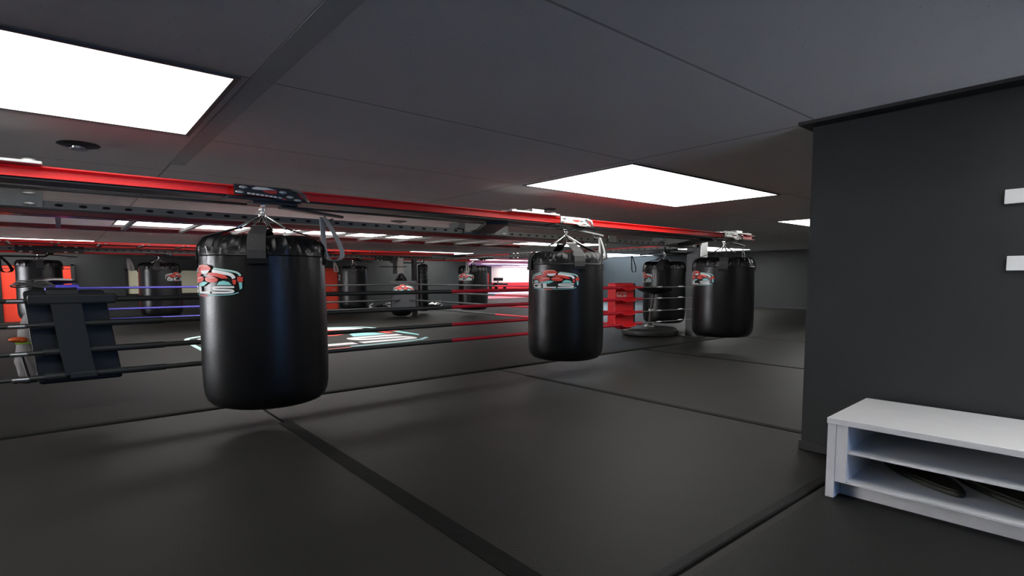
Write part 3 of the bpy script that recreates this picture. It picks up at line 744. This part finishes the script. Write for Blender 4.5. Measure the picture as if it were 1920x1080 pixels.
# ------------------------------------------------------------------ mushroom shaped strike stand
t = thing('strike_stand', 'black round based strike stand with a mushroom head, below the red corner pad', 'stand', (10.12, 7.33, .012))
mb = MB(); mb.lathe([(.0, 0), (.55, 0), (.60, .02), (.625, .07), (.62, .12), (.58, .155), (.50, .17), (.46, .165), (.2, .185), (0, .19)], 56); obj('base', mb, mat('rubber_base', (.035, .035, .033), .5), t, smooth=True)
mb = MB(); mb.lathe([(.12, .175), (.11, .20), (.07, .22), (.05, .24), (0, .245)], 24); obj('hub', mb, M_zinc, t, smooth=True)
mb = MB(); mb.tube([(0, 0, .22), (.03, -.02, .55)], [.045, .04], 14); mb.tube([(.03, -.02, .55), (.08, -.05, .95)], .032, 14); obj('pole', mb, mat('worn_pole', (.045, .04, .038), .45), t, smooth=True)
mb = MB(); mb.lathe([(.045, .50), (.06, .52), (.06, .56), (.045, .58)], 16, 0, Matrix.Translation((.03, -.02, 0))); obj('collar', mb, M_zinc, t, smooth=True)
mb = MB(); mb.lathe([(0, .90), (.12, .92), (.30, .965), (.385, 1.01), (.395, 1.035), (.33, 1.06), (.2, 1.075), (0, 1.08)], 36, 0, Matrix.Translation((.10, -.06, 0))); obj('strike_head', mb, M_vinyl, t, smooth=True)

# ------------------------------------------------------------------ gear lying about
def lump(name, label, cat, x, y, z, r, m, seed, grp=None, extra=None):
    rnd = random.Random(seed)
    t = thing(name, label, cat, (x, y, z), rnd.random(), grp)
    mb = MB(); k = [(rnd.randint(2, 5), rnd.random()*6) for _ in range(4)]
    mb.ball((0, 0, r[2]*.9), r, n=24, k=14)
    for v in mb.v:
        a = math.atan2(v.y, v.x); s = 1+.07*sum(math.sin(n*a+p+4*v.z) for n, p in k)/2
        v.x *= s; v.y *= s; v.z = max(0.0, v.z*(1+.08*math.sin(3*a+seed)))
    obj('body', mb, m, t, smooth=True)
    mb = MB(); mb.tube([(-r[0]*.6, -r[1]*.5, r[2]*1.5), (-r[0]*.2, -r[1]*.8, r[2]*2.2), (r[0]*.3, -r[1]*.7, r[2]*2.1), (r[0]*.7, -r[1]*.4, r[2]*1.4)], .025, 8); obj('handle', mb, extra or M_grey, t, smooth=True)
    return t
Mgloss = mat('black_shiny_leather', (.012, .012, .013), .25)
lump('gear_bag', 'shiny black gear bag leftmost in the row along the back wall', 'bag', 9.35, 20.4, .0, (.55, .35, .12), Mgloss, 2, 'gear bags by the back wall', M_strapg)
lump('gear_bag', 'shiny black gear bag in the middle of the row by the back wall', 'bag', 10.25, 20.5, .0, (.45, .35, .12), Mgloss, 3, 'gear bags by the back wall', M_strapg)
lump('gear_bag', 'shiny black gear bag nearest the back corner pad in the row by the wall', 'bag', 11.15, 20.5, .0, (.50, .35, .12), Mgloss, 5, 'gear bags by the back wall', M_strapg)
lump('gear_bag', 'black gear bag on the floor at the foot of the slim hanging bag', 'bag', 11.6, 18.9, .0, (.42, .35, .16), Mgloss, 6, 'gear bags by the back wall', M_chrome)
# left of the black corner pad
t = thing('grey_bag', 'grey cloth bag hanging left of the black corner pad', 'bag', (-.18, 7.05, .30))
mb = MB(); mb.lathe([(0, 0), (.10, .01), (.17, .06), (.19, .2), (.16, .5), (.12, .66), (.05, .70), (0, .70)], 24, 0, None, lambda r, z, a: (r*(1+.12*math.sin(4*a+6*z)), z)); obj('sack', mb, mat('grey_cloth', (.13, .12, .12), .8, noise=.2, nscale=12), t, smooth=True)
mb = MB(); mb.tube([(-.2, -.02, -.0), (-.28, -.1, .05), (-.12, -.2, .02), (.1, -.2, .04), (.15, -.15, .12)], .016, 8); mb.tube([(-.15, -.12, .3), (-.1, -.2, .05)], .012, 8); obj('cord', mb, M_black, t, smooth=True)
t = thing('boxing_glove', 'orange boxing glove with a lime cuff left of the grey cloth bag', 'glove', (-.34, 6.85, .70))
mb = MB(); mb.ball((0, 0, .03), (.07, .06, .025), n=18, k=10); mb.ball((.035, -.035, .022), (.032, .025, .018), n=12, k=8); obj('mitt', mb, mat('orange_leather', (.75, .12, .02), .4), t, smooth=True)
mb = MB(); mb.cbox((.045, 0, -.006), (.13, .09, .015)); obj('cuff', mb, mat('lime_cuff', (.35, .6, .05), .5), t, bevel=.006)
mb = MB()
for k in range(3): mb.tube([(.15*math.cos(a)*(1-.14*k)-.04, .12*math.sin(a), .014*math.sin(2*a)+.016*k) for a in [2*PI*i/28 for i in range(28)]], .007, 6, closed=True)
o = obj('cord_coil', mb, M_grey, None, (-.16, 6.60, 1.235), smooth=True); tag(o, 'pale thin cord coiled at the upper left of the black corner pad', 'cord')
t = thing('focus_mitt', 'black focus mitt lying on top of the blue corner pad', 'mitt', (-.12, 14.85, 1.185))
mb = MB(); mb.ball((0, 0, .06), (.40, .2, .065), n=22, k=10); obj('pad', mb, Mgloss, t, smooth=True)
mb = MB(); mb.ribbon([(-.3, -.2, .06), (0, -.24, .10), (.3, -.2, .09)], (0, 0, 1), .03, .02); obj('wrist_strap', mb, M_strapg, t)
# far room odds and ends
t = thing('weight_bench', 'black padded bench before the red padding of the far bright room', 'bench', (32.0, 40.8, .03))
mb = MB(); mb.box((-.2, -.3, .55), (1.2, .3, .72)); mb.box((-.1, -.2, .72), (.6, .3, .78)); obj('seat', mb, M_vinyl, t, bevel=.03)
mb = MB()
for xx in (-.05, 1.0): mb.box((xx, -.2, 0), (xx+.1, .2, .56))
obj('legs', mb, M_black, t)
mb = MB(); mb.box((-.1, .05, .95), (.9, .35, 1.25)); mb.box((.3, .15, .75), (.4, .25, .96)); obj('headrest', mb, M_vinyl, t, bevel=.05)
t = thing('step_frame', 'small pinkish tube frame on the floor left of the pink mat', 'frame', (18.55, 24.9, .0))
mb = MB(); mb.tube([(-.3, 0, .0), (-.2, 0, .2), (0, 0, .27), (.2, 0, .2), (.3, 0, 0)], .03, 8); obj('hoop', mb, mat('pink_tube', (.45, .16, .24), .4), t, smooth=True)
mb = MB(); mb.box((-.35, -.25, 0), (.35, .25, .03)); obj('foot', mb, M_grey, t, bevel=.008)

# ------------------------------------------------------------------ shoe bench, slippers, wall plates
t = thing('shoe_bench', 'low white shoe bench with two shelves against the near right wall', 'bench', (3.43, 1.215, 0), math.radians(2.3))
D = .755; Lb = 2.3
mb = MB(); mb.box((-.004, -Lb-.004, .440), (D, .004, .475)); obj('top', mb, M_white, t, bevel=.003)
for y0 in (-.045, -Lb):
    mb = MB(); mb.box((0, y0, 0), (D, y0+.045, .440)); obj('side_panel', mb, M_white, t, bevel=.002)
mb = MB(); mb.box((.004, -.105, .10), (D, -.046, .439)); obj('inner_panel', mb, M_white, t, bevel=.002)
mb = MB(); mb.box((.012, -Lb+.046, .276), (D-.01, -.106, .290)); obj('shelf', mb, M_white, t, bevel=.0015)
mb = MB(); mb.box((.006, -Lb+.046, .100), (D-.01, -.106, .115)); obj('shelf', mb, M_white, t, bevel=.0015)
mb = MB(); mb.box((.105, -Lb+.046, 0), (.125, -.046, .099)); obj('plinth', mb, M_white, t)
mb = MB(); mb.box((D-.015, -Lb+.046, .10), (D-.001, -.046, .439)); obj('back_panel', mb, M_white, t)
def slipper(x, y, rz, label):
    t = thing('slipper', label, 'slipper', (x, y, .1155), rz, 'dark green slippers on the bottom shelf')
    prof = []; n = 36
    def halfw(u): return .098*(math.sin(PI*min(1, max(0, u)))**.45)*(1+.18*math.sin(PI*(u-.15)))
    outline = []
    for i in range(n+1):
        u = .5-.5*math.cos(PI*i/n); outline.append((u*.66, halfw(u)))
    poly = outline+[(x_, -w) for x_, w in reversed(outline[1:-1])]
    mb = MB(); mb.prism(poly, .030); obj('sole', mb, M_olive, t, bevel=.008, smooth=True)
    mb = MB(); inner = [(.02+x_*.94, w*.86) for x_, w in poly]; mb.prism(inner, .006, 0, Matrix.Translation((0, 0, .030))); obj('footbed', mb, mat('footbed', (.016, .019, .008), .6), t)
    mb = MB(); vs = []; fs = []; k = 10; q = 14
    for i in range(k+1):
        u = .60+.37*i/k
        for j in range(q+1):
            a = PI*j/q; w = halfw(u)*1.0
            vs.append((u*.66, w*math.cos(a), 0.026+.092*(math.sin(a)**.8)*(1-.65*(i/k)**1.6)))
    for i in range(k):
        for j in range(q): fs.append((i*(q+1)+j, i*(q+1)+j+1, (i+1)*(q+1)+j+1, (i+1)*(q+1)+j))
    mb.add(vs, fs); o = obj('upper_strap', mb, M_olive2, t, smooth=True)
    s = o.modifiers.new('solid', 'SOLIDIFY'); s.thickness = .010; s.offset = -1
    return t
slipper(3.645, .62, math.radians(46), 'dark green slipper further left on the bottom shelf of the white bench')
slipper(3.69, .28, math.radians(46), 'dark green slipper cut by the photo edge on the bottom shelf')
def wallplate(y0, z0, z1, label):
    t = thing('wall_plate', label, 'wall plate', (4.25, y0, z0), 0, 'white wall plates')
    mb = MB(); mb.box((-.022, -.30, 0), (0, 0, z1-z0)); obj('plate', mb, M_plate, t, bevel=.003)
    mb = MB(); mb.box((-.026, -.20, (z1-z0)*.25), (-.022, -.11, (z1-z0)*.75)); obj('rocker', mb, M_white, t, bevel=.002)
wallplate(.615, 1.718, 1.80, 'upper white plate on the near right wall, cut by the photo edge')
wallplate(.588, 1.333, 1.417, 'lower white plate on the near right wall, cut by the photo edge')
